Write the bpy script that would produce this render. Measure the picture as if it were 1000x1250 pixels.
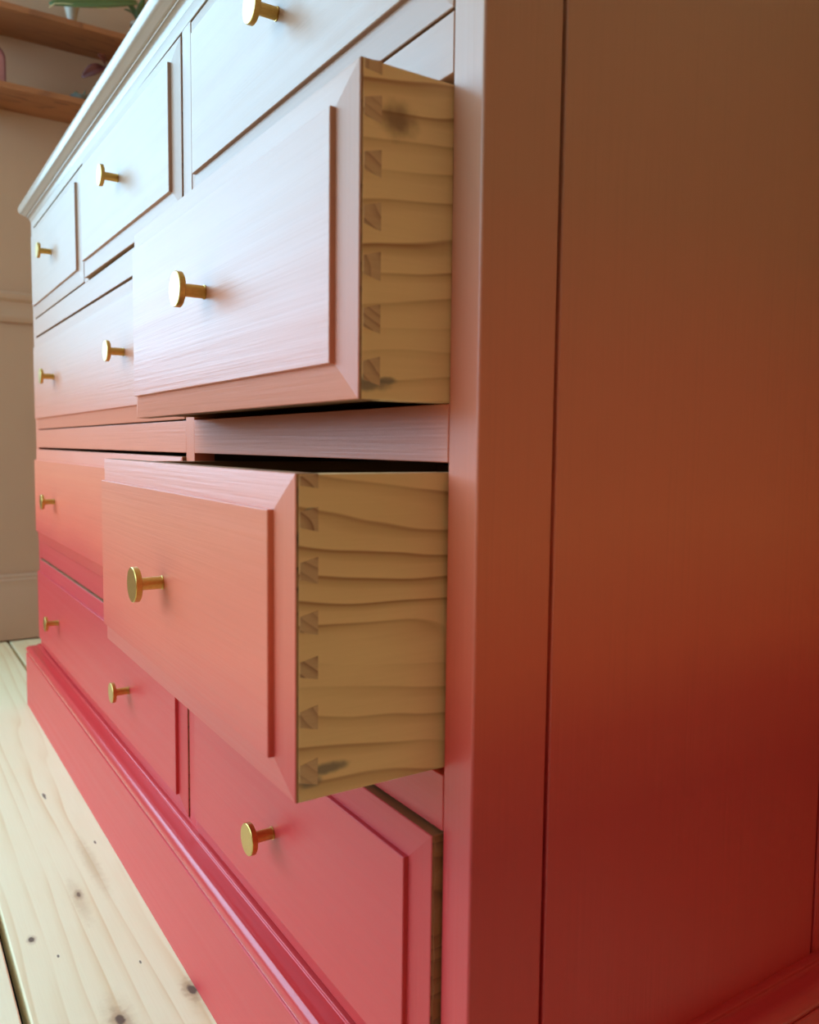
import bpy, math, random
from mathutils import Vector, Matrix
random.seed(3)
for o in list(bpy.data.objects): bpy.data.objects.remove(o)
S = 1.25; ZF = 0.0473            # scene is laid out in "chest units"; 1 unit = 1.25 m, floor at ZF
SC = bpy.context.scene; COL = SC.collection
def w(x, y, z): return Vector((x*S, y*S, (z-ZF)*S))

# ------------------------------------------------------------------ camera
cd = bpy.data.cameras.new('camera'); cam = bpy.data.objects.new('camera', cd); COL.objects.link(cam)
Rv = Vector((0.5447792441, 0.8385090153, 0.0108722780)); Uv = Vector((-0.0718433202, 0.0337513089, 0.9968447153)); Fv = Vector((-0.8354963271, 0.5438414111, -0.0786282842))
m = Matrix((Rv, Uv, -Fv)).transposed().to_4x4(); m.translation = w(0.29814379, -0.23059197, 0.495763)
cam.matrix_world = m; cd.sensor_fit = 'HORIZONTAL'; cd.sensor_width = 36; cd.lens = 36*1007.597/1000
cd.clip_start = 0.02; cd.clip_end = 50
cd.dof.use_dof = True; cd.dof.focus_distance = 0.72; cd.dof.aperture_fstop = 11
SC.camera = cam
# ------------------------------------------------------------------ sky (seen only through the window), exposure
wd = bpy.data.worlds.new('overcast_sky'); SC.world = wd; wd.use_nodes = True
bg = wd.node_tree.nodes['Background']; bg.inputs[0].default_value = (0.41, 0.74, 1.0, 1); bg.inputs[1].default_value = 5.0
WIN = dict(y0=-1.85, y1=-0.25, z0=0.62, z1=1.95)      # opening in the left wall
XW = -1.745; XR = 2.0; YB = 0.385; YF = -1.95; ZC = ZF+2.05
WF = dict(x0=-1.70, x1=.0, z0=.56, z1=1.95)            # opening in the front wall, behind the camera
pl = bpy.data.lights.new('window_portal', 'AREA'); pl.shape = 'RECTANGLE'; pl.size = (WIN['y1']-WIN['y0'])*S; pl.size_y = (WIN['z1']-WIN['z0'])*S
pl.cycles.is_portal = True
po = bpy.data.objects.new('window_portal', pl); COL.objects.link(po)
po.location = w(XW-0.05, (WIN['y0']+WIN['y1'])/2, (WIN['z0']+WIN['z1'])/2)
po.rotation_euler = Matrix((Vector((0, 1, 0)), Vector((0, 0, 1)), Vector((1, 0, 0)))).transposed().to_euler()
po.rotation_euler = Vector((1, 0, 0)).to_track_quat('-Z', 'Z').to_euler()
p2 = pl.copy(); p2.size = (WF['x1']-WF['x0'])*S; po2 = bpy.data.objects.new('window_portal', p2); COL.objects.link(po2)
po2.location = w((WF['x0']+WF['x1'])/2, YF-.05, (WF['z0']+WF['z1'])/2); po2.rotation_euler = Vector((0, 1, 0)).to_track_quat('-Z', 'Z').to_euler()
SC.view_settings.view_transform = 'Standard'; SC.view_settings.look = 'None'; SC.view_settings.gamma = 1
SC.view_settings.use_curve_mapping = False; SC.view_settings.exposure = 0.66
SC.cycles.max_bounces = 10; SC.cycles.diffuse_bounces = 6; SC.cycles.use_denoising = True

# ------------------------------------------------------------------ material helpers
def srgb(r, g, b):
    f = lambda c: (c/255/12.92) if c/255 <= .04045 else ((c/255+.055)/1.055)**2.4
    return (f(r), f(g), f(b), 1)
class NT:
    def __init__(s, name):
        s.m = bpy.data.materials.new(name); s.m.use_nodes = True; s.t = s.m.node_tree; s.b = s.t.nodes['Principled BSDF']
    def n(s, typ, **kw):
        nd = s.t.nodes.new(typ)
        for k, v in kw.items():
            if isinstance(k, str) and k.startswith('i_'): nd.inputs[k[2:].replace('_', ' ')].default_value = v
            else: setattr(nd, k, v)
        return nd
    def l(s, a, b): s.t.links.new(a, b)
    def mth(s, op, a, b=None, c=None, clamp=False):
        nd = s.t.nodes.new('ShaderNodeMath'); nd.operation = op; nd.use_clamp = clamp
        for i, v in enumerate((a, b, c)):
            if v is None: continue
            if isinstance(v, (int, float)): nd.inputs[i].default_value = v
            else: s.l(v, nd.inputs[i])
        return nd.outputs[0]
    def pos(s): return s.n('ShaderNodeNewGeometry').outputs['Position']
    def mapv(s, v, scale, loc=(0, 0, 0)):
        nd = s.n('ShaderNodeMapping'); nd.inputs['Scale'].default_value = scale; nd.inputs['Location'].default_value = loc; s.l(v, nd.inputs[0]); return nd.outputs[0]
    def noise(s, v, sc=1, det=3, rough=.5, dist=0):
        nd = s.n('ShaderNodeTexNoise'); s.l(v, nd.inputs['Vector']); nd.inputs['Scale'].default_value = sc; nd.inputs['Detail'].default_value = det
        nd.inputs['Roughness'].default_value = rough; nd.inputs['Distortion'].default_value = dist; return nd.outputs[0]
    def ramp(s, f, pts, interp='LINEAR'):
        nd = s.n('ShaderNodeValToRGB'); cr = nd.color_ramp; cr.interpolation = interp
        while len(cr.elements) < len(pts): cr.elements.new(.5)
        for e, (p, c) in zip(cr.elements, pts): e.position = p; e.color = c if len(c) == 4 else (*c, 1)
        s.l(f, nd.inputs[0]); return nd.outputs[0]
    def mix(s, f, a, b, mode='MIX'):
        nd = s.n('ShaderNodeMix', data_type='RGBA', blend_type=mode)
        for i, v in ((0, f), (6, a), (7, b)):
            if isinstance(v, (int, float)): nd.inputs[i].default_value = v
            elif isinstance(v, tuple): nd.inputs[i].default_value = v
            else: s.l(v, nd.inputs[i])
        return nd.outputs[2]
    def bump(s, h, st, dist=.001):
        nd = s.n('ShaderNodeBump'); nd.inputs['Strength'].default_value = st; nd.inputs['Distance'].default_value = dist
        s.l(h, nd.inputs['Height']); s.l(nd.outputs[0], s.b.inputs['Normal'])
    def spots(s, col, spots, pos):
        """spots: (centre(m), radii(m), rgba, softness) - knots and filler patches with a shape of their own"""
        wob = s.noise(s.mapv(pos, (110, 110, 110)), 1, 2)
        for c, r, rgb, soft in spots:
            sub = s.n('ShaderNodeVectorMath', operation='SUBTRACT'); s.l(pos, sub.inputs[0]); sub.inputs[1].default_value = c
            dv = s.n('ShaderNodeVectorMath', operation='DIVIDE'); s.l(sub.outputs[0], dv.inputs[0]); dv.inputs[1].default_value = r
            ln = s.n('ShaderNodeVectorMath', operation='LENGTH'); s.l(dv.outputs[0], ln.inputs[0])
            d = s.mth('ADD', ln.outputs['Value'], s.mth('MULTIPLY', s.mth('SUBTRACT', wob, .5), 1.1))
            f = s.n('ShaderNodeMapRange', interpolation_type='SMOOTHSTEP'); s.l(d, f.inputs[0])
            f.inputs[1].default_value = 1-soft; f.inputs[2].default_value = 1+soft; f.inputs[3].default_value = rgb[3]; f.inputs[4].default_value = 0
            col = s.mix(f.outputs[0], col, (rgb[0], rgb[1], rgb[2], 1))
        return col

# ombre paint: the chest is really painted from pale peach at the top to crimson at the foot
OMB = [(.05, (.74, .054, .056)), (.20, (.64, .042, .044)), (.300, (.57, .034, .040)), (.345, (.64, .060, .050)), (.385, (.76, .125, .072)), (.45, (.78, .195, .105)),
       (.53, (.68, .200, .120)), (.62, (.53, .23, .14)), (.74, (.46, .25, .165)), (.90, (.42, .31, .24))]
def paint(name, axis, ro=.34, bs=.30):
    k = NT(name); pos = k.pos(); sep = k.n('ShaderNodeSeparateXYZ'); k.l(pos, sep.inputs[0])
    big = k.noise(k.mapv(pos, (3, 3, 3)), 1, 2)
    z = k.mth('ADD', sep.outputs[2], k.mth('MULTIPLY', k.mth('SUBTRACT', big, .5), .05))
    f = k.mth('DIVIDE', z, 1.1)
    base = k.ramp(f, [(max(0, (zz-ZF)*S/1.1), c) for zz, c in OMB])
    sc = {'x': (6, 300, 420), 'z': (420, 300, 6), 'y': (300, 6, 420)}[axis]
    br = k.noise(k.mapv(pos, sc), 1, 3, .6)
    br2 = k.noise(k.mapv(pos, tuple(v*.25 for v in sc)), 1, 2, .5)
    var = k.mth('MULTIPLY_ADD', br, .16, .92)
    col = k.mix(1.0, base, k.ramp(var, [(0, (0, 0, 0)), (1, (1, 1, 1))]), 'MULTIPLY')
    k.l(col, k.b.inputs['Base Color'])
    k.l(k.mth('MULTIPLY_ADD', br2, .10, ro), k.b.inputs['Roughness'])
    k.b.inputs['Specular IOR Level'].default_value = .50
    k.bump(k.mth('ADD', br, k.mth('MULTIPLY', br2, .8)), bs, .0006)
    return k.m
def pine(name, along, up, light, mid, dark, per, spots=(), slant=0., amp=1.0, rough=.55, seed=0., stretch=1., fine=.12):
    """flat-sawn pine; along/up are axis indices: grain runs along one and the rings stack in the other"""
    k = NT(name); pos = k.pos(); sep = k.n('ShaderNodeSeparateXYZ'); k.l(pos, sep.inputs[0])
    a = sep.outputs[along]; u = sep.outputs[up]
    sc = [0, 0, 0]; sc[along] = 2.2*stretch; sc[up] = 9.0; oth = 3-along-up; sc[oth] = 1.0
    n1 = k.noise(k.mapv(pos, tuple(sc), (seed, seed*2, seed)), 1, 2, .5, .3)
    sc2 = [0, 0, 0]; sc2[along] = 7*stretch; sc2[up] = 26; sc2[oth] = 3
    n2 = k.noise(k.mapv(pos, tuple(sc2), (seed, seed, seed*3)), 1, 2, .5)
    v = k.mth('ADD', k.mth('MULTIPLY', u, per), k.mth('MULTIPLY', a, slant*per))
    v = k.mth('ADD', v, k.mth('MULTIPLY', n1, 9*amp)); v = k.mth('ADD', v, k.mth('MULTIPLY', n2, 1.6*amp))
    fr = k.mth('FRACT', v)
    ring = k.ramp(fr, [(0, (0, 0, 0)), (.55, (.12,)*3), (.82, (.55,)*3), (.93, (1, 1, 1)), (.97, (.6,)*3), (1, (0, 0, 0))])
    cell = k.noise(k.mapv(pos, tuple(5.5 if i == up else (.8 if i == along else 1) for i in range(3)), (seed*5,)*3), 4, 2)
    st = k.mth('MULTIPLY', ring, k.mth('MULTIPLY_ADD', cell, 3.2, -1.0, True), clamp=True)
    fs = [500.]*3; fs[along] = 14
    fib = k.noise(k.mapv(pos, tuple(fs)), 1, 2, .6)
    base = k.mix(k.mth('MULTIPLY', k.noise(k.mapv(pos, (5, 5, 5), (seed,)*3), 1, 2), 1.0), light, mid)
    col = k.mix(st, base, dark)
    col = k.mix(k.mth('MULTIPLY', fib, fine), col, dark)
    if spots: col = k.spots(col, spots, pos)
    k.l(col, k.b.inputs['Base Color']); k.b.inputs['Roughness'].default_value = rough
    k.bump(k.mth('ADD', k.mth('MULTIPLY', fib, .5), k.mth('MULTIPLY', ring, -.5)), .25, .0005)
    return k.m
def plain(name, col, rough=.6, nz=.0, sc=30, metal=0, bump=0):
    k = NT(name); pos = k.pos(); n = k.noise(k.mapv(pos, (sc, sc, sc)), 1, 3)
    c2 = tuple(c*(1-nz) for c in col[:3])+(1,)
    k.l(k.mix(n, col, c2), k.b.inputs['Base Color']); k.b.inputs['Roughness'].default_value = rough; k.b.inputs['Metallic'].default_value = metal
    if bump: k.bump(n, bump, .001)
    return k.m
M = {}
M['paint_x'] = paint('ombre_paint_brushed_sideways', 'x'); M['paint_z'] = paint('ombre_paint_brushed_upright', 'z'); M['paint_y'] = paint('ombre_paint_brushed_deep', 'y'); M['paint_m'] = paint('ombre_paint_on_moulding', 'x', .17, .08)
DW = [srgb(248, 210, 156), srgb(234, 188, 130), srgb(168, 112, 66)]
g = srgb(120, 105, 88)
M['side_wood_up'] = pine('pine_drawer_side_upper', 1, 2, *DW, 62, slant=-.14, amp=.5, seed=1.7, spots=[
    (w(-.0233, -.030, .640), (.05, .010, .0075), (*srgb(100, 58, 30)[:3], .75), .8),
    (w(-.0233, -.0445, .5235), (.05, .012, .0035), (*g[:3], .8), .5), (w(-.0233, -.034, .5255), (.05, .006, .0018), (*g[:3], .8), .5)])
M['side_wood_low'] = pine('pine_drawer_side_lower', 1, 2, *DW, 56, slant=.10, amp=.55, seed=4.3, spots=[
    (w(-.0258, -.0635, .3505), (.05, .013, .0030), (*g[:3], .85), .5), (w(-.0258, -.0715, .346), (.05, .006, .0030), (*g[:3], .8), .5),
    (w(-.0258, -.0715, .4672), (.05, .0035, .0022), (*srgb(118, 118, 104)[:3], .9), .3)])
M['drawer_wood'] = pine('pine_drawer_box', 1, 2, srgb(170, 120, 70), srgb(150, 100, 55), srgb(96, 58, 30), 44, seed=2.2)
M['dark_side_wood'] = pine('pine_drawer_side_dark', 1, 2, srgb(168, 116, 70), srgb(146, 96, 56), srgb(96, 58, 34), 70, seed=3.4)  # darker brown pine for the side of the ajar bottom drawer
M['front_wood'] = pine('pine_drawer_front_edge', 0, 2, srgb(172, 122, 78), srgb(150, 100, 60), srgb(96, 58, 36), 60, seed=6.2)
M['end_grain'] = pine('pine_end_grain', 1, 2, srgb(222, 180, 138), srgb(206, 162, 122), srgb(146, 98, 66), 95, slant=.9, amp=1.6, seed=9.1, fine=.3)
M['carcass_wood'] = plain('raw_carcass_wood', srgb(120, 84, 54), .8, .3)
kn = lambda x, y, rx, ry, a=.85: (w(x, y, ZF), (rx, ry, .03), (*srgb(70, 46, 34)[:3], a), .30)
ring = lambda x, y, rx, ry: (w(x, y, ZF), (rx, ry, .04), (*srgb(168, 128, 92)[:3], .55), .5)
halo = lambda x, y, rx, ry: (w(x, y, ZF), (rx, ry, .05), (*srgb(214, 184, 138)[:3], .6), .8)
def floor_mat(name, seed):
    return pine(name, 0, 1, srgb(252, 240, 202), srgb(248, 229, 186), srgb(234, 204, 154), 40, slant=.02, amp=.5, rough=.5, seed=seed, fine=.30, stretch=.3, spots=[
        halo(-.335, -.083, .034, .012), halo(-.335, -.022, .030, .010), halo(-.60, -.048, .07, .007), halo(-.53, -.074, .045, .007),
        ring(-.3349, -.0828, .017, .0085), ring(-.3411, -.0240, .017, .0080), ring(-.5417, -.0726, .012, .0045), ring(-.4852, -.1245, .009, .0045),
        kn(-.8073, -.0613, .012, .0022), kn(-.4852, -.1245, .0055, .0028), kn(-.5417, -.0726, .0060, .0020, .7),
        kn(-.3349, -.0828, .0075, .0042, .85), kn(-.3411, -.0240, .0080, .0040, .85), kn(-.6467, -.0343, .005, .0013), kn(-.4466, -.1085, .003, .0012), kn(-.40, -.05, .003, .0010)])
M['floor'] = [floor_mat('pine_floorboard_%s' % c, s) for c, s in (('warm', 11.3), ('pale', 23.9))]
def brass():
    k = NT('brushed_brass'); pos = k.pos(); n = k.noise(k.mapv(pos, (900, 300, 900)), 1, 2)
    k.l(k.mix(n, srgb(214, 178, 104), srgb(190, 150, 76)), k.b.inputs['Base Color']); k.b.inputs['Metallic'].default_value = 1; k.b.inputs['Roughness'].default_value = .30
    return k.m
M['brass'] = brass()
M['wall'] = plain('beige_wall_paint', srgb(184, 146, 116), .75, .04, 8)
M['room_wall'] = plain('warm_plaster', srgb(214, 146, 92), .85, .04, 8)
M['wall_deep'] = plain('deep_ochre_plaster', srgb(148, 96, 60), .85, .04, 8)
M['ceiling'] = plain('ceiling_paint', srgb(232, 222, 206), .9, .03, 8)
M['dark'] = plain('dark_subfloor', srgb(24, 20, 18), .95, .2)
M['shelf'] = pine('stained_shelf_wood', 1, 0, srgb(176, 112, 66), srgb(150, 90, 50), srgb(96, 50, 28), 40, seed=7.7, fine=.35)
M['white_wood'] = plain('white_gloss_woodwork', srgb(225, 222, 214), .4, .02, 10)
M['leaf'] = plain('green_leaf', srgb(86, 104, 52), .45, .4, 20)
M['leaf_edge'] = plain('pale_leaf_margin', srgb(214, 206, 160), .5, .1, 40)
M['burgundy'] = plain('burgundy_leaf', srgb(96, 44, 46), .45, .3, 30)
M['succulent'] = plain('grey_green_succulent', srgb(84, 98, 72), .6, .4, 60)
M['pot'] = plain('pale_marbled_pot', srgb(206, 190, 172), .4, .35, 45)
M['grey_pot'] = plain('dark_grey_pot', srgb(92, 92, 84), .6, .2, 30)
M['arch_rim'] = plain('dark_red_rim', srgb(112, 50, 44), .5, .15, 60); M['arch_face'] = plain('dusty_pink_panel', srgb(170, 104, 96), .6, .2, 40)
M['soil'] = plain('potting_soil', srgb(50, 38, 30), .95, .4, 90)

# ------------------------------------------------------------------ mesh helpers
ORG = {}
def finish(name, verts, faces, mat, parent=None, bevel=0, mi=None, smooth=True, seg=2, origin=None):
    """verts already in metres (world). One mesh object with its origin at the box centre."""
    lo = Vector([min(v[i] for v in verts) for i in range(3)]); hi = Vector([max(v[i] for v in verts) for i in range(3)])
    og = origin or (lo+hi)/2
    me = bpy.data.meshes.new(name); me.from_pydata([Vector(v)-og for v in verts], [], faces); me.validate(); me.update()
    for mm in (mat if isinstance(mat, list) else [mat]): me.materials.append(mm)
    if mi:
        for p, i in zip(me.polygons, mi): p.material_index = i
    o = bpy.data.objects.new(name, me); COL.objects.link(o); ORG[o] = og
    if parent: o.parent = parent; o.location = og-ORG[parent]
    else: o.location = og
    if bevel:
        b = o.modifiers.new('edge', 'BEVEL'); b.width = bevel; b.segments = seg; b.limit_method = 'ANGLE'; b.angle_limit = math.radians(40); b.harden_normals = False
    if smooth:
        me.shade_smooth()
        try: me.set_sharp_from_angle(angle=math.radians(35))
        except Exception: pass
    return o
def empty(name, loc, parent=None):
    o = bpy.data.objects.new(name, None); COL.objects.link(o); o.empty_display_size = .05; ORG[o] = Vector(loc)
    o.parent = parent; o.location = Vector(loc)-(ORG[parent] if parent else Vector((0, 0, 0))); return o
def tag(o, label=None, cat=None, group=None, kind=None):
    if label: o['label'] = label
    if cat: o['category'] = cat
    if group: o['group'] = group
    if kind: o['kind'] = kind
    return o
BF = [(0, 3, 2, 1), (4, 5, 6, 7), (0, 1, 5, 4), (1, 2, 6, 5), (2, 3, 7, 6), (3, 0, 4, 7)]
def boxv(x0, x1, y0, y1, z0, z1): return [w(*p) for p in ((x0, y0, z0), (x1, y0, z0), (x1, y1, z0), (x0, y1, z0), (x0, y0, z1), (x1, y0, z1), (x1, y1, z1), (x0, y1, z1))]
def box(name, x0, x1, y0, y1, z0, z1, mat, parent=None, bevel=.0007, **k):
    return finish(name, boxv(x0, x1, y0, y1, z0, z1), BF, mat, parent, bevel, **k)
def loft(name, rings, mat, parent=None, closed=True, caps=True, **k):
    v = [p for r in rings for p in r]; n = len(rings[0]); f = []
    for i in range(len(rings)-1):
        for j in range(n if closed else n-1):
            a, b = i*n+j, i*n+(j+1) % n; f.append((a, b, b+n, a+n))
    if caps: f.append(tuple(range(n))[::-1]); f.append(tuple(range((len(rings)-1)*n, len(rings)*n)))
    return finish(name, v, f, mat, parent, **k)
def lathe(name, prof, c, axis, mat, parent=None, n=40, **k):
    """prof: (radius, height) in metres along axis from c"""
    ax = Vector(axis).normalized(); a = ax.orthogonal().normalized(); b = ax.cross(a)
    rings = [[c+ax*h+(a*math.cos(2*math.pi*j/n)+b*math.sin(2*math.pi*j/n))*max(r, 1e-5) for j in range(n)] for r, h in prof]
    return loft(name, rings, mat, parent, **k)

# ------------------------------------------------------------------ the room
def struct(o): o['kind'] = 'structure'; return o
fl = struct(box('floor', XW-.1, XR+.1, YF-.1, YB+.1, ZF-.10, ZF-.030, M['dark'], bevel=0))
i = 0; y = -.145-.159*14
while y < YB:
    y0 = max(y+.0031, YF); y1 = min(y+.159-.0031, YB)
    if y1-y0 > .02: box('floor_plank', XW, XR, y0, y1, ZF-.030, ZF, M['floor'][i % 2], fl, bevel=.0018)
    i += 1; y += .159
# left wall, in four blocks round the window opening, as one mesh
def boxes(name, bs, mat, parent=None, **k):
    v = []; f = []
    for b in bs:
        n = len(v); v += boxv(*b); f += [tuple(q+n for q in t) for t in BF]
    return finish(name, v, f, mat, parent, 0, **k)
struct(boxes('wall_left', [(XW-.12, XW, YF-.1, WIN['y0'], ZF-.01, ZC), (XW-.12, XW, WIN['y1'], YB+.1, ZF-.01, ZC),
    (XW-.12, XW, WIN['y0'], WIN['y1'], ZF-.01, WIN['z0']), (XW-.12, XW, WIN['y0'], WIN['y1'], WIN['z1'], ZC)], M['wall']))
struct(box('wall_back', XW, XR, YB, YB+.1, ZF-.01, ZC, M['room_wall'], bevel=0))
struct(box('wall_right', XR, XR+.1, YF-.1, YB+.1, ZF-.01, ZC, M['wall_deep'], bevel=0))
struct(boxes('wall_front', [(XW-.12, WF['x0'], YF-.1, YF, ZF-.01, ZC), (WF['x1'], XR+.1, YF-.1, YF, ZF-.01, ZC), (WF['x0'], WF['x1'], YF-.1, YF, ZF-.01, WF['z0']), (WF['x0'], WF['x1'], YF-.1, YF, WF['z1'], ZC)], M['room_wall']))
struct(box('ceiling', XW-.1, XR+.1, YF-.1, YB+.1, ZC, ZC+.1, M['ceiling'], bevel=0))
wn = struct(empty('window_1', w(XW-.06, (WIN['y0']+WIN['y1'])/2, WIN['z0'])))
t = .035
for a in ((WIN['y0'], WIN['y0']+t, WIN['z0'], WIN['z1']), (WIN['y1']-t, WIN['y1'], WIN['z0'], WIN['z1'])): box('window_jamb', XW-.09, XW-.05, *a, M['white_wood'], wn)
for a in ((WIN['z1']-t, WIN['z1']), (1.36, 1.385), (WIN['z0'], WIN['z0']+t)): box('window_rail', XW-.088, XW-.052, WIN['y0']+t, WIN['y1']-t, *a, M['white_wood'], wn)
box('window_sill', XW-.05, XW+.03, WIN['y0']-.02, WIN['y1']+.02, WIN['z0']-.018, WIN['z0'], M['white_wood'], wn)
wn = struct(empty('window_2', w((WF['x0']+WF['x1'])/2, YF-.06, WF['z0'])))
for a in ((WF['x0'], WF['x0']+t), (-.94, -.91), (WF['x1']-t, WF['x1'])): box('window_jamb', *a, YF-.09, YF-.05, WF['z0'], WF['z1'], M['white_wood'], wn)
for a in ((WF['z1']-t, WF['z1']), (WF['z0'], WF['z0']+t)):
    for b in ((WF['x0']+t, -.94), (-.91, WF['x1']-t)): box('window_rail', *b, YF-.088, YF-.052, *a, M['white_wood'], wn)
# skirting and dado moulding on the left wall
def wallprofile(name, prof, y0, y1, mat):
    rings = [[w(XW+o, yy, z) for o, z in prof] for yy in (y0, y1)]
    return struct(loft(name, rings, mat))
wallprofile('baseboard_left', [(0, ZF+.004), (.016, ZF+.004), (.016, .163), (.0135, .168), (.0135, .186), (.009, .190), (.009, .194), (.004, .199), (0, .199)], YF, YB, M['wall'])
wallprofile('trim_1', [(0, .762), (.007, .762), (.010, .770), (.010, .778), (.006, .785), (.006, .806), (.012, .812), (.013, .822), (.006, .829), (0, .829)], WIN['y1']+.03, YB, M['wall'])

# ------------------------------------------------------------------ the chest of drawers
W = 1.2; DEP = .372
XS = -.023; XD = -.3935; XE = -.4148; XC = -.785; XB = -.8065; XI = -1.1775
Z1T = .842; Z1B = .6955; Z2T = .668; Z2B = .5165; Z3T = .4885; Z3B = .3345; Z4T = .306; Z4B = .1575
chest = tag(empty('chest_of_drawers', w(-.6, .18, ZF)), 'long wooden chest of drawers painted ombre, pale peach above to crimson below', 'chest of drawers')
FT = .018
GY = .0476; GY2 = .2940; gw = .00125
box('corner_post', XS, 0, 0, GY-gw, .150, .872, M['paint_z'], chest, bevel=.0016, seg=3)
box('corner_post', -W, XI, 0, GY, .150, .872, M['paint_z'], chest, bevel=.0016, seg=3)
e = .0001
for nm, z0, z1 in (('top_rail', Z1T, .872), ('rail', Z1B, 0), ('rail', Z2B, 0), ('rail', Z3B, 0), ('bottom_rail', .140, Z4B)):
    pass
for x0, x1 in ((XI+e, XE-e), (XD+e, XS-e)):
    for z0, z1 in ((Z2T, Z1B), (Z3T, Z2B), (Z4T, Z3B)): box('front_rail', x0, x1, 0, FT, z0, z1, M['paint_x'], chest, bevel=.0006)
box('top_rail', XI+e, XS-e, 0, FT, Z1T, .872, M['paint_x'], chest, bevel=.0006)
box('bottom_rail', XI+e, XS-e, 0, FT, .140, Z4B, M['paint_x'], chest, bevel=.0006)
for (z0, z1) in ((Z4B+e, Z1T-e),): box('front_divider', XE, XD, 0, FT, z0, z1, M['paint_z'], chest, bevel=.0006)
box('front_divider', XB, XC, 0, FT, Z1B+e, Z1T-e, M['paint_z'], chest, bevel=.0006)
# insides: dust boards behind each rail, partitions, back and the raw inner lining
for z0, z1 in ((Z2T+.004, Z1B-.004), (Z3T+.004, Z2B-.004), (Z4T+.004, Z3B-.004)): box('dust_board', XI-.006, XS-.006+.006, FT, DEP-.012, z0, z1, M['carcass_wood'], chest, bevel=0)
for z0, z1 in ((Z1B, .8635), (Z2B, Z2T+.004), (Z3B, Z3T+.004), (.15, Z4T+.004)):
    box('partition', XE+.004, XD-.004, FT, DEP-.012, z0-(.004 if z0 > .2 else 0), z1, M['carcass_wood'], chest, bevel=0)
box('partition', XB+.004, XC-.004, FT, DEP-.012, Z1B-.004, .8635, M['carcass_wood'], chest, bevel=0)
box('bottom_board', XI-.006, XS+.006, FT, DEP-.012, .140, .150, M['carcass_wood'], chest, bevel=0)
box('back_panel', -W+.004, -.004, DEP-.012, DEP, .100, .872, M['carcass_wood'], chest, bevel=0)
box('side_lining', XS+.0003, -.0085, GY, DEP-.012, .150, .872, M['carcass_wood'], chest, bevel=0)
box('side_panel', -.0085, -.0004, GY+gw, GY2-gw, .150, .872, M['paint_z'], chest, bevel=.0012)
box('side_panel', -.0085, 0, GY2+gw, DEP-.012, .150, .872, M['paint_z'], chest, bevel=.0012)
box('side_panel', -W, XI, GY+.0003, DEP-.012, .150, .872, M['paint_z'], chest, bevel=.0012)
# mitred U-shaped mouldings
def usweep(name, prof, mat, parent):
    yb = DEP
    def ring(o, z): return [w(-W-o, yb, z), w(-W-o, -o, z), w(o, -o, z), w(o, yb, z)]
    rings = [ring(o, z) for o, z in prof]
    n = 4; v = [p for r in rings for p in r]; f = []; k = len(rings)
    for i in range(k):
        for j in range(3):
            a = i*n+j; b = ((i+1) % k)*n+j; f.append((a, a+1, b+1, b))
    f.append(tuple(i*n for i in range(k))); f.append(tuple(i*n+3 for i in range(k))[::-1])
    return finish(name, v, f, mat, parent, 0)
def arc(cx, cz, rx, rz, a0, a1, n): return [(cx+rx*math.cos(math.radians(a0+(a1-a0)*i/n)), cz+rz*math.sin(math.radians(a0+(a1-a0)*i/n))) for i in range(n+1)]
usweep('plinth', [(-.004, ZF), (.0203, ZF), (.0210, ZF+.0007), (.0210, .1375), (.0204, .1383), (-.004, .1383)], M['paint_x'], chest)
usweep('plinth_moulding', [(-.001, .1387), (.0198, .1387), (.0203, .1392), (.0196, .1399)]+arc(.0118, .1436, .0096, .0076, -30, 84, 16)+
       [(.0108, .1512), (.0080, .1518), (.0054, .1523), (.0050, .1527), (.0048, .1545), (.0042, .1550), (.0010, .1554), (-.001, .1554)], M['paint_m'], chest)
usweep('cornice', [(-.001, .8535), (.0001, .8535), (.0006, .8560), (.0016, .8585), (.0030, .8603), (.0048, .8613), (.0054, .8615), (.0054, .8634), (.0062, .8637), (.0082, .8648), (.0112, .8674)]+
       arc(.0116, .8762, .0050, .0080, -78, 80, 14)+[(.0115, .8850), (-.001, .8850)], M['paint_m'], chest)
box('chest_top', -W-.0105, .0105, -.0105, DEP, .8722, .8872, M['paint_x'], chest, bevel=.0012)

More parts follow.
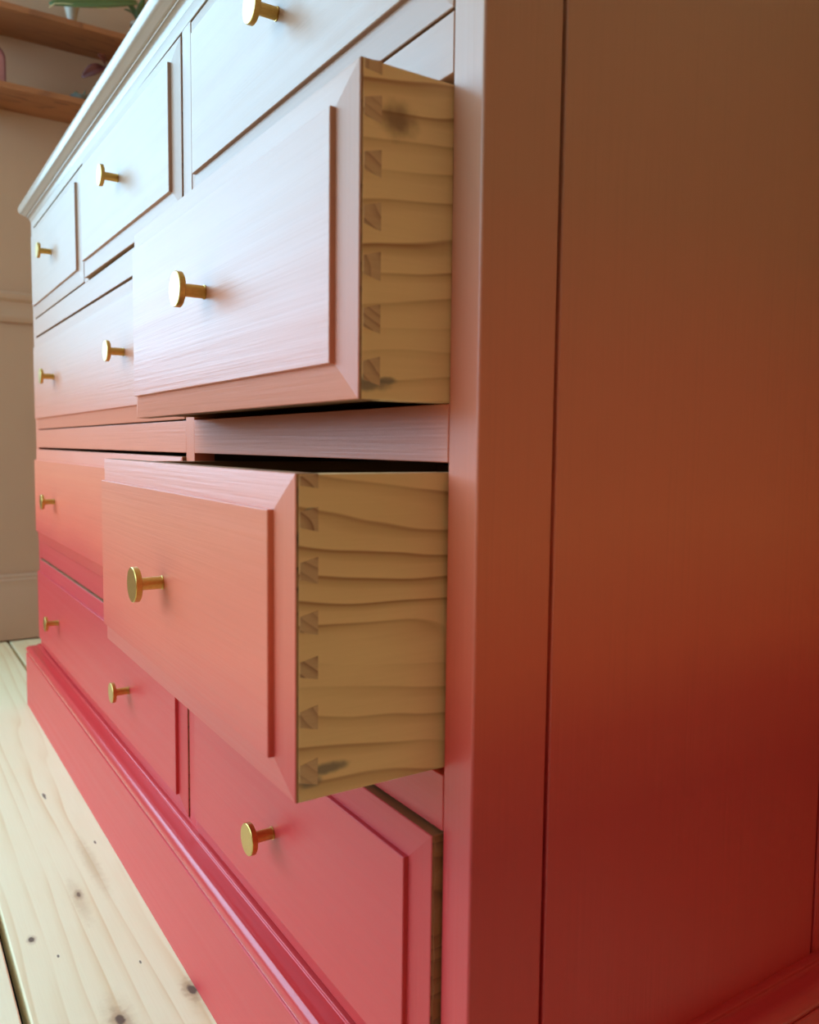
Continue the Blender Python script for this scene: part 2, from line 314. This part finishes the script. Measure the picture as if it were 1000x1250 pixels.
# ------------------------------------------------------------------ drawers
knob_mesh = None
def knob(parent, x, y, z):
    global knob_mesh
    c = w(x, y, z); r1 = .00395*S; r2 = .0108*S; h = .0187*S; t = .0040*S; c0 = .0004*S
    if knob_mesh is None:
        o = lathe('knob', [(r1+.0006, -.0006), (r1+.0006, .0008), (r1+.0001, .0010), (r1, .0014), (r1, h-t-.0006), (r1+.0006, h-t), (r2-c0, h-t), (r2, h-t+c0), (r2, h-c0), (r2-c0, h), (r2*.5, h), (0, h)],
                  c, (0, -1, 0), M['brass'], parent, origin=c)
        knob_mesh = o.data
    else:
        o = bpy.data.objects.new('knob', knob_mesh); COL.objects.link(o); ORG[o] = c; o.parent = parent; o.location = c-ORG[parent]
    o['label'] = 'brushed brass disc knob on a round stem'
BW = .0165; BD = .0031; FD = .0061
def drawer(x0, x1, z0, z1, d, dl=None, sidemat=None, pins=None, knobs=(.5,), label=None, kz=.5, dz=0., depth=.33, pinmat=None):
    """x0..x1, z0..z1 outline of the front; d = y of its outer edge at the right, dl at the left"""
    dl = d if dl is None else dl
    yy = lambda x, off: d+(dl-d)*(x1-x)/(x1-x0)+off
    root = empty('drawer', w((x0+x1)/2, d, z0), chest)
    if label: root['label'] = label
    FTk = .0112
    def rect(i, off): return [w(x, yy(x, off), z) for x, z in ((x0+i, z0+i), (x1-i, z0+i), (x1-i, z1-i), (x0+i, z1-i))]
    c = .00045
    rings = [rect(0, FTk), rect(0, c), rect(c, 0), rect(BW, -BD), rect(BW, -FD+c), rect(BW+c, -FD)]
    v = [p for r in rings for p in r]; f = []; mi = []
    for i in range(len(rings)-1):
        for j in range(4): f.append((i*4+j, i*4+(j+1) % 4, i*4+4+(j+1) % 4, i*4+4+j)[::-1]); mi.append({0: 2}.get(i, [0, 1, 0, 1][j] if i in (1, 2, 3, 4) else 0))
    f.append((3, 2, 1, 0)[::-1]); mi.append(2); n = len(v); f.append((n-4, n-3, n-2, n-1)); mi.append(0)
    f = [tuple(reversed(q)) for q in f[:-2]]+[f[-2], f[-1]]
    fr = finish('drawer_front', v, f, [M['paint_x'], M['paint_z'], M['front_wood']], root, 0, mi=mi, smooth=False)
    me = fr.data
    import bmesh
    bm = bmesh.new(); bm.from_mesh(me); bmesh.ops.recalc_face_normals(bm, faces=bm.faces); bm.to_mesh(me); bm.free()
    # box behind the front
    ts = .0105; sm = sidemat or M['drawer_wood']; ys = d+.0016; yb = d+depth
    if pins:
        box('drawer_side', x1-ts, x1+.00015, ys, yb, z0+.0001, z1-.0002, sm, root, bevel=.0003)
    else:
        box('drawer_side', x1-ts, x1-.0004, d+FTk+.0001, yb, z0+.002, z1-.002, sm, root, bevel=.0004)
    box('drawer_side', x0+.0004, x0+ts, max(d, dl)+FTk+.0001, yb, z0+.002, z1-.002, M['drawer_wood'], root, bevel=.0004)
    box('drawer_back', x0+ts+.0002, x1-ts-.0002, yb-.010, yb, z0+.004, z1-.006, M['drawer_wood'], root, bevel=.0004)
    box('drawer_bottom', x0+ts+.0002, x1-ts-.0002, d+FTk+.0002, yb-.0102, z0+.006, z0+.011, M['drawer_wood'], root, bevel=0)
    if pins:
        for pz, hh in pins:
            a = hh*.62
            v = [w(x, y_, z_) for x in (x1-.002, x1+.00035) for y_, z_ in ((ys+.0006, pz-a), (d+.0110, pz-hh), (d+.0110, pz+hh), (ys+.0006, pz+a))]
            finish('dovetail_pin', v, [(0, 1, 2, 3), (7, 6, 5, 4), (0, 4, 5, 1), (1, 5, 6, 2), (2, 6, 7, 3), (3, 7, 4, 0)], pinmat or M['end_grain'], root, .0002)
    for kx in knobs:
        xx = x0+(x1-x0)*kx; knob(root, xx, yy(xx, -FD), z0+(z1-z0)*kz)
    return root
g = .0013
XLg, XRg = XI+g, XS-g
# row 1 : three small drawers
drawer(XI+g, XB-g, Z1B+.0015, Z1T-.0035, -.0008, label='small top drawer at the far left end')
drawer(XC+g, XE-g-.0003, Z1B+.002, Z1T-.0032, -.0010, -.0050, label='small top drawer in the middle, slightly ajar')
drawer(XD+g, XS-g, Z1B+.002, Z1T-.002, .0003, label='small top drawer nearest the corner post')
# row 2
drawer(XI+g, XE-g, Z2B+.0015, Z2T-.0038, -.0012, knobs=(.245, .765), label='wide closed drawer with two knobs, second row')
P2 = [(.6605, .0030), (.6428, .0060), (.6198, .0060), (.5970, .0062), (.5755, .0064), (.5525, .0065), (.5295, .0065)]
drawer(-.3920, -.0236, Z2B+.0002, .6630, -.0490, -.0482, M['side_wood_up'], P2, label='drawer pulled open in the second row, pale front and bare pine side')
# row 3
drawer(XI+g, XE-g, Z3B+.0015, Z3T-.0035, -.0035, -.0038, knobs=(.245, .765), label='wide closed drawer with two knobs, third row')
P3 = [(.4805, .0032), (.4637, .0055), (.4411, .0060), (.4177, .0055), (.3975, .0053), (.3750, .0056), (.3502, .0062)]
drawer(-.3905, -.0258, Z3B+.0030, .4838, -.0785, -.0748, M['side_wood_low'], P3, label='drawer pulled furthest open in the third row, orange front and bare pine side')
# row 4
drawer(XI+g, XE-g, Z4B+.0015, Z4T-.0022, -.0012, -.0030, knobs=(.245, .765), label='wide crimson bottom drawer with two knobs')
P4 = [(.298, .004), (.282, .0055), (.2625, .0055), (.2425, .0055), (.2225, .0055), (.2040, .0055), (.183, .0055)]
drawer(XD+.0006, XS-.0018, Z4B+.0015, Z4T-.0018, -.0052, -.0020, M['dark_side_wood'], P4, pinmat=M['front_wood'], label='crimson bottom drawer by the corner post, slightly ajar')

# ------------------------------------------------------------------ shelves on the left wall and what stands on them
def shelf(z, lab):
    s = tag(empty('wall_shelf', w(XW, .15, z)), lab, 'shelf')
    box('shelf_board', XW+.0002, XW+.132, -.06, YB-.001, z, z+.0118, M['shelf'], s, bevel=.0012)
    for yy in (-.03, .34): box('shelf_bracket', XW+.0002, XW+.09, yy, yy+.012, z-.02, z-.0001, M['shelf'], s, bevel=.001)
    return z+.0118
zs1 = shelf(1.3720, 'upper stained wooden wall shelf beyond the chest'); zs2 = shelf(1.2156, 'lower stained wooden wall shelf beyond the chest')
def leaf(name, base, tip, width, mat, parent, droop=.0, nrm=Vector((0, 0, 1)), n=12, edge=None, curl=.0):
    b = Vector(base); t = Vector(tip); d = t-b; side = d.cross(nrm).normalized(); up = side.cross(d).normalized()
    v = []; f = []
    for i in range(n+1):
        s = i/n; c = b+d*s+up*(droop*4*s*(1-s)); ww = width*math.sin(math.pi*min(1, (s*.94+.04)))**.75
        for j, a in enumerate((-1, -.5, 0, .5, 1)):
            v.append(c+side*ww*a*.5+up*(abs(a)*ww*.18)+up*(curl*s*s))
    m5 = 5
    for i in range(n):
        for j in range(4): f.append((i*m5+j, i*m5+j+1, (i+1)*m5+j+1, (i+1)*m5+j))
    mi = [1 if (k % 4 in (0, 3) and edge) else 0 for k in range(len(f))]
    o = finish(name, v, f, [mat, edge or mat], parent, 0, mi=mi)
    sd = o.modifiers.new('thickness', 'SOLIDIFY'); sd.thickness = .0012; return o
def pot(name, c, r0, r1, h, mat, parent):
    t = .003
    lathe(name, [(0, 0), (r0, 0), (r0*.5+r1*.5, h*.5), (r1, h), (r1-t, h), (r1-t*1.3, h*.86), (0, h*.86)], c, (0, 0, 1), mat, parent)
    lathe('soil', [(0, h*.861), (r1-t*1.4, h*.861), (r1*.4, h*.9), (0, h*.9)], c, (0, 0, 1), M['soil'], parent)
c = w(XW+.105, .158, zs1)
pA = tag(empty('potted_plant', c), 'leafy green plant in a pale marbled tapered pot on the upper shelf', 'plant')
pot('pot', c, .009, .019, .048, M['pot'], pA)
top = c+Vector((0, 0, .046))
rd = lambda y, z, x=.13: w(XW+x, y, z)
leaf('leaf', rd(.290, 1.457, .13), rd(.108, 1.400, .138), .056, M['leaf'], pA, .004, Vector((1, 0, .5)), n=16)
leaf('leaf', rd(.20, 1.445, .10), rd(.15, 1.53, .12), .05, M['leaf'], pA, .01, Vector((1, 0, .3)))
leaf('leaf', top, rd(.24, 1.52, .09), .055, M['leaf'], pA, .01, Vector((1, 0, .3)))
leaf('leaf', top, rd(.10, 1.49, .06), .045, M['leaf'], pA, .02, Vector((1, 0, .3)))
def stemtube(name, pts, r, mat, parent):
    rings = []
    for i, p_ in enumerate(pts):
        d = (pts[min(i+1, len(pts)-1)]-pts[max(i-1, 0)]).normalized(); a = d.orthogonal().normalized(); b = d.cross(a)
        rings.append([p_+(a*math.cos(k*math.pi/4)+b*math.sin(k*math.pi/4))*r for k in range(8)])
    return loft(name, rings, mat, parent)
stemtube('stem', [top-Vector((0, 0, .008)), top+Vector((.01, .02, .02)), rd(.20, 1.448, .11), rd(.29, 1.457, .13)], .0022, M['leaf'], pA)
stemtube('leaf_edge', [rd(.225, 1.4225, .142), rd(.204, 1.417, .143), rd(.165, 1.411, .143), rd(.135, 1.407, .142), rd(.118, 1.402, .141), rd(.107, 1.391, .142)], .0013, M['leaf_edge'], pA)
c = w(XW+.105, .300, zs1)
pB = tag(empty('potted_plant', c), 'small plant in a dark grey pot with pale rim on the upper shelf', 'plant')
pot('pot', c, .016, .021, .044, M['grey_pot'], pB)
lathe('pot_rim', [(.020, 0), (.024, 0), (.024, .007), (.020, .007)], c+Vector((0, 0, .0442)), (0, 0, 1), M['pot'], pB, caps=False)
for k in range(5):
    a = k*1.26; leaf('leaf', c+Vector((0, 0, .045)), c+Vector((.05*math.cos(a), .05*math.sin(a), .10)), .022, M['leaf'], pB, .01)
c = w(XW+.10, .222, zs2)
pC = tag(empty('potted_plant', c), 'burgundy leaved plant in a dark pot on the lower shelf beside the cornice', 'plant')
pot('pot', c, .018, .026, .050, M['grey_pot'], pC)
tc = c+Vector((0, 0, .048))
stemtube('stem', [tc-Vector((0, 0, .008)), tc+Vector((0, .004, .02)), w(XW+.11, .224, 1.318)], .002, M['burgundy'], pC)
leaf('leaf', w(XW+.11, .222, 1.312), w(XW+.12, .173, 1.2755), .030, M['burgundy'], pC, .010, Vector((1, 0, .3)))
leaf('leaf', w(XW+.11, .224, 1.318), w(XW+.13, .205, 1.328), .024, M['burgundy'], pC, .004, Vector((1, 0, .3)))
leaf('leaf', w(XW+.11, .224, 1.31), w(XW+.10, .275, 1.30), .030, M['burgundy'], pC, .012, Vector((1, 0, .3)))
leaf('leaf', w(XW+.11, .224, 1.30), w(XW+.15, .245, 1.275), .026, M['burgundy'], pC, .010, Vector((1, 0, .3)))
c = w(XW+.115, .170, zs2)
pD = tag(empty('succulent', c), 'tiny grey-green succulent in a shallow dish on the lower shelf', 'plant')
lathe('dish', [(0, 0), (.020, 0), (.026, .010), (.0245, .010), (.019, .004), (0, .004)], c, (0, 0, 1), M['grey_pot'], pD)
for k in range(9):
    a = k*.7; r = .006+.010*(k % 3)/2
    leaf('leaf', c+Vector((0, 0, .004)), c+Vector((r*1.5*math.cos(a), r*1.5*math.sin(a), .016+.010*((k*7) % 4)/3)), .007, M['succulent'], pD, .002, Vector((math.cos(a+1), math.sin(a+1), .4)), n=5)
# arched ornament
ar = tag(empty('arch_ornament', w(XW+.11, -.005, zs2)), 'dusty pink arched ornament with dark red rim at the left end of the lower shelf', 'ornament')
def archpts(r, zt, yc=-.005): return [(yc+r, zs2)]+[(yc+r*math.cos(math.radians(a)), zt+r*math.sin(math.radians(a))) for a in range(0, 181, 12)]+[(yc-r, zs2)]
def archring(ro, ri, x0, x1, zt):
    A = archpts(ro, zt); B = archpts(ri, zt); n = len(A); v = []; f = []
    for x in (x0, x1): v += [w(x, *q) for q in A]+[w(x, *q) for q in B]
    for i in range(n-1):
        f += [(i, i+1, n+i+1, n+i)[::-1], (2*n+i, 2*n+i+1, 3*n+i+1, 3*n+i), (i, 2*n+i, 2*n+i+1, i+1)[::-1], (n+i, n+i+1, 3*n+i+1, 3*n+i)[::-1]]
    f += [(0, n, 3*n, 2*n), (n-1, 3*n-1, 4*n-1, 2*n-1)]
    return v, f
v, f = archring(.0300, .0268, XW+.095, XW+.125, 1.272); finish('rim', v, f, M['arch_rim'], ar, 0)
v, f = archring(.02675, .0135, XW+.098, XW+.121, 1.272); finish('arch_body', v, f, M['arch_face'], ar, 0)
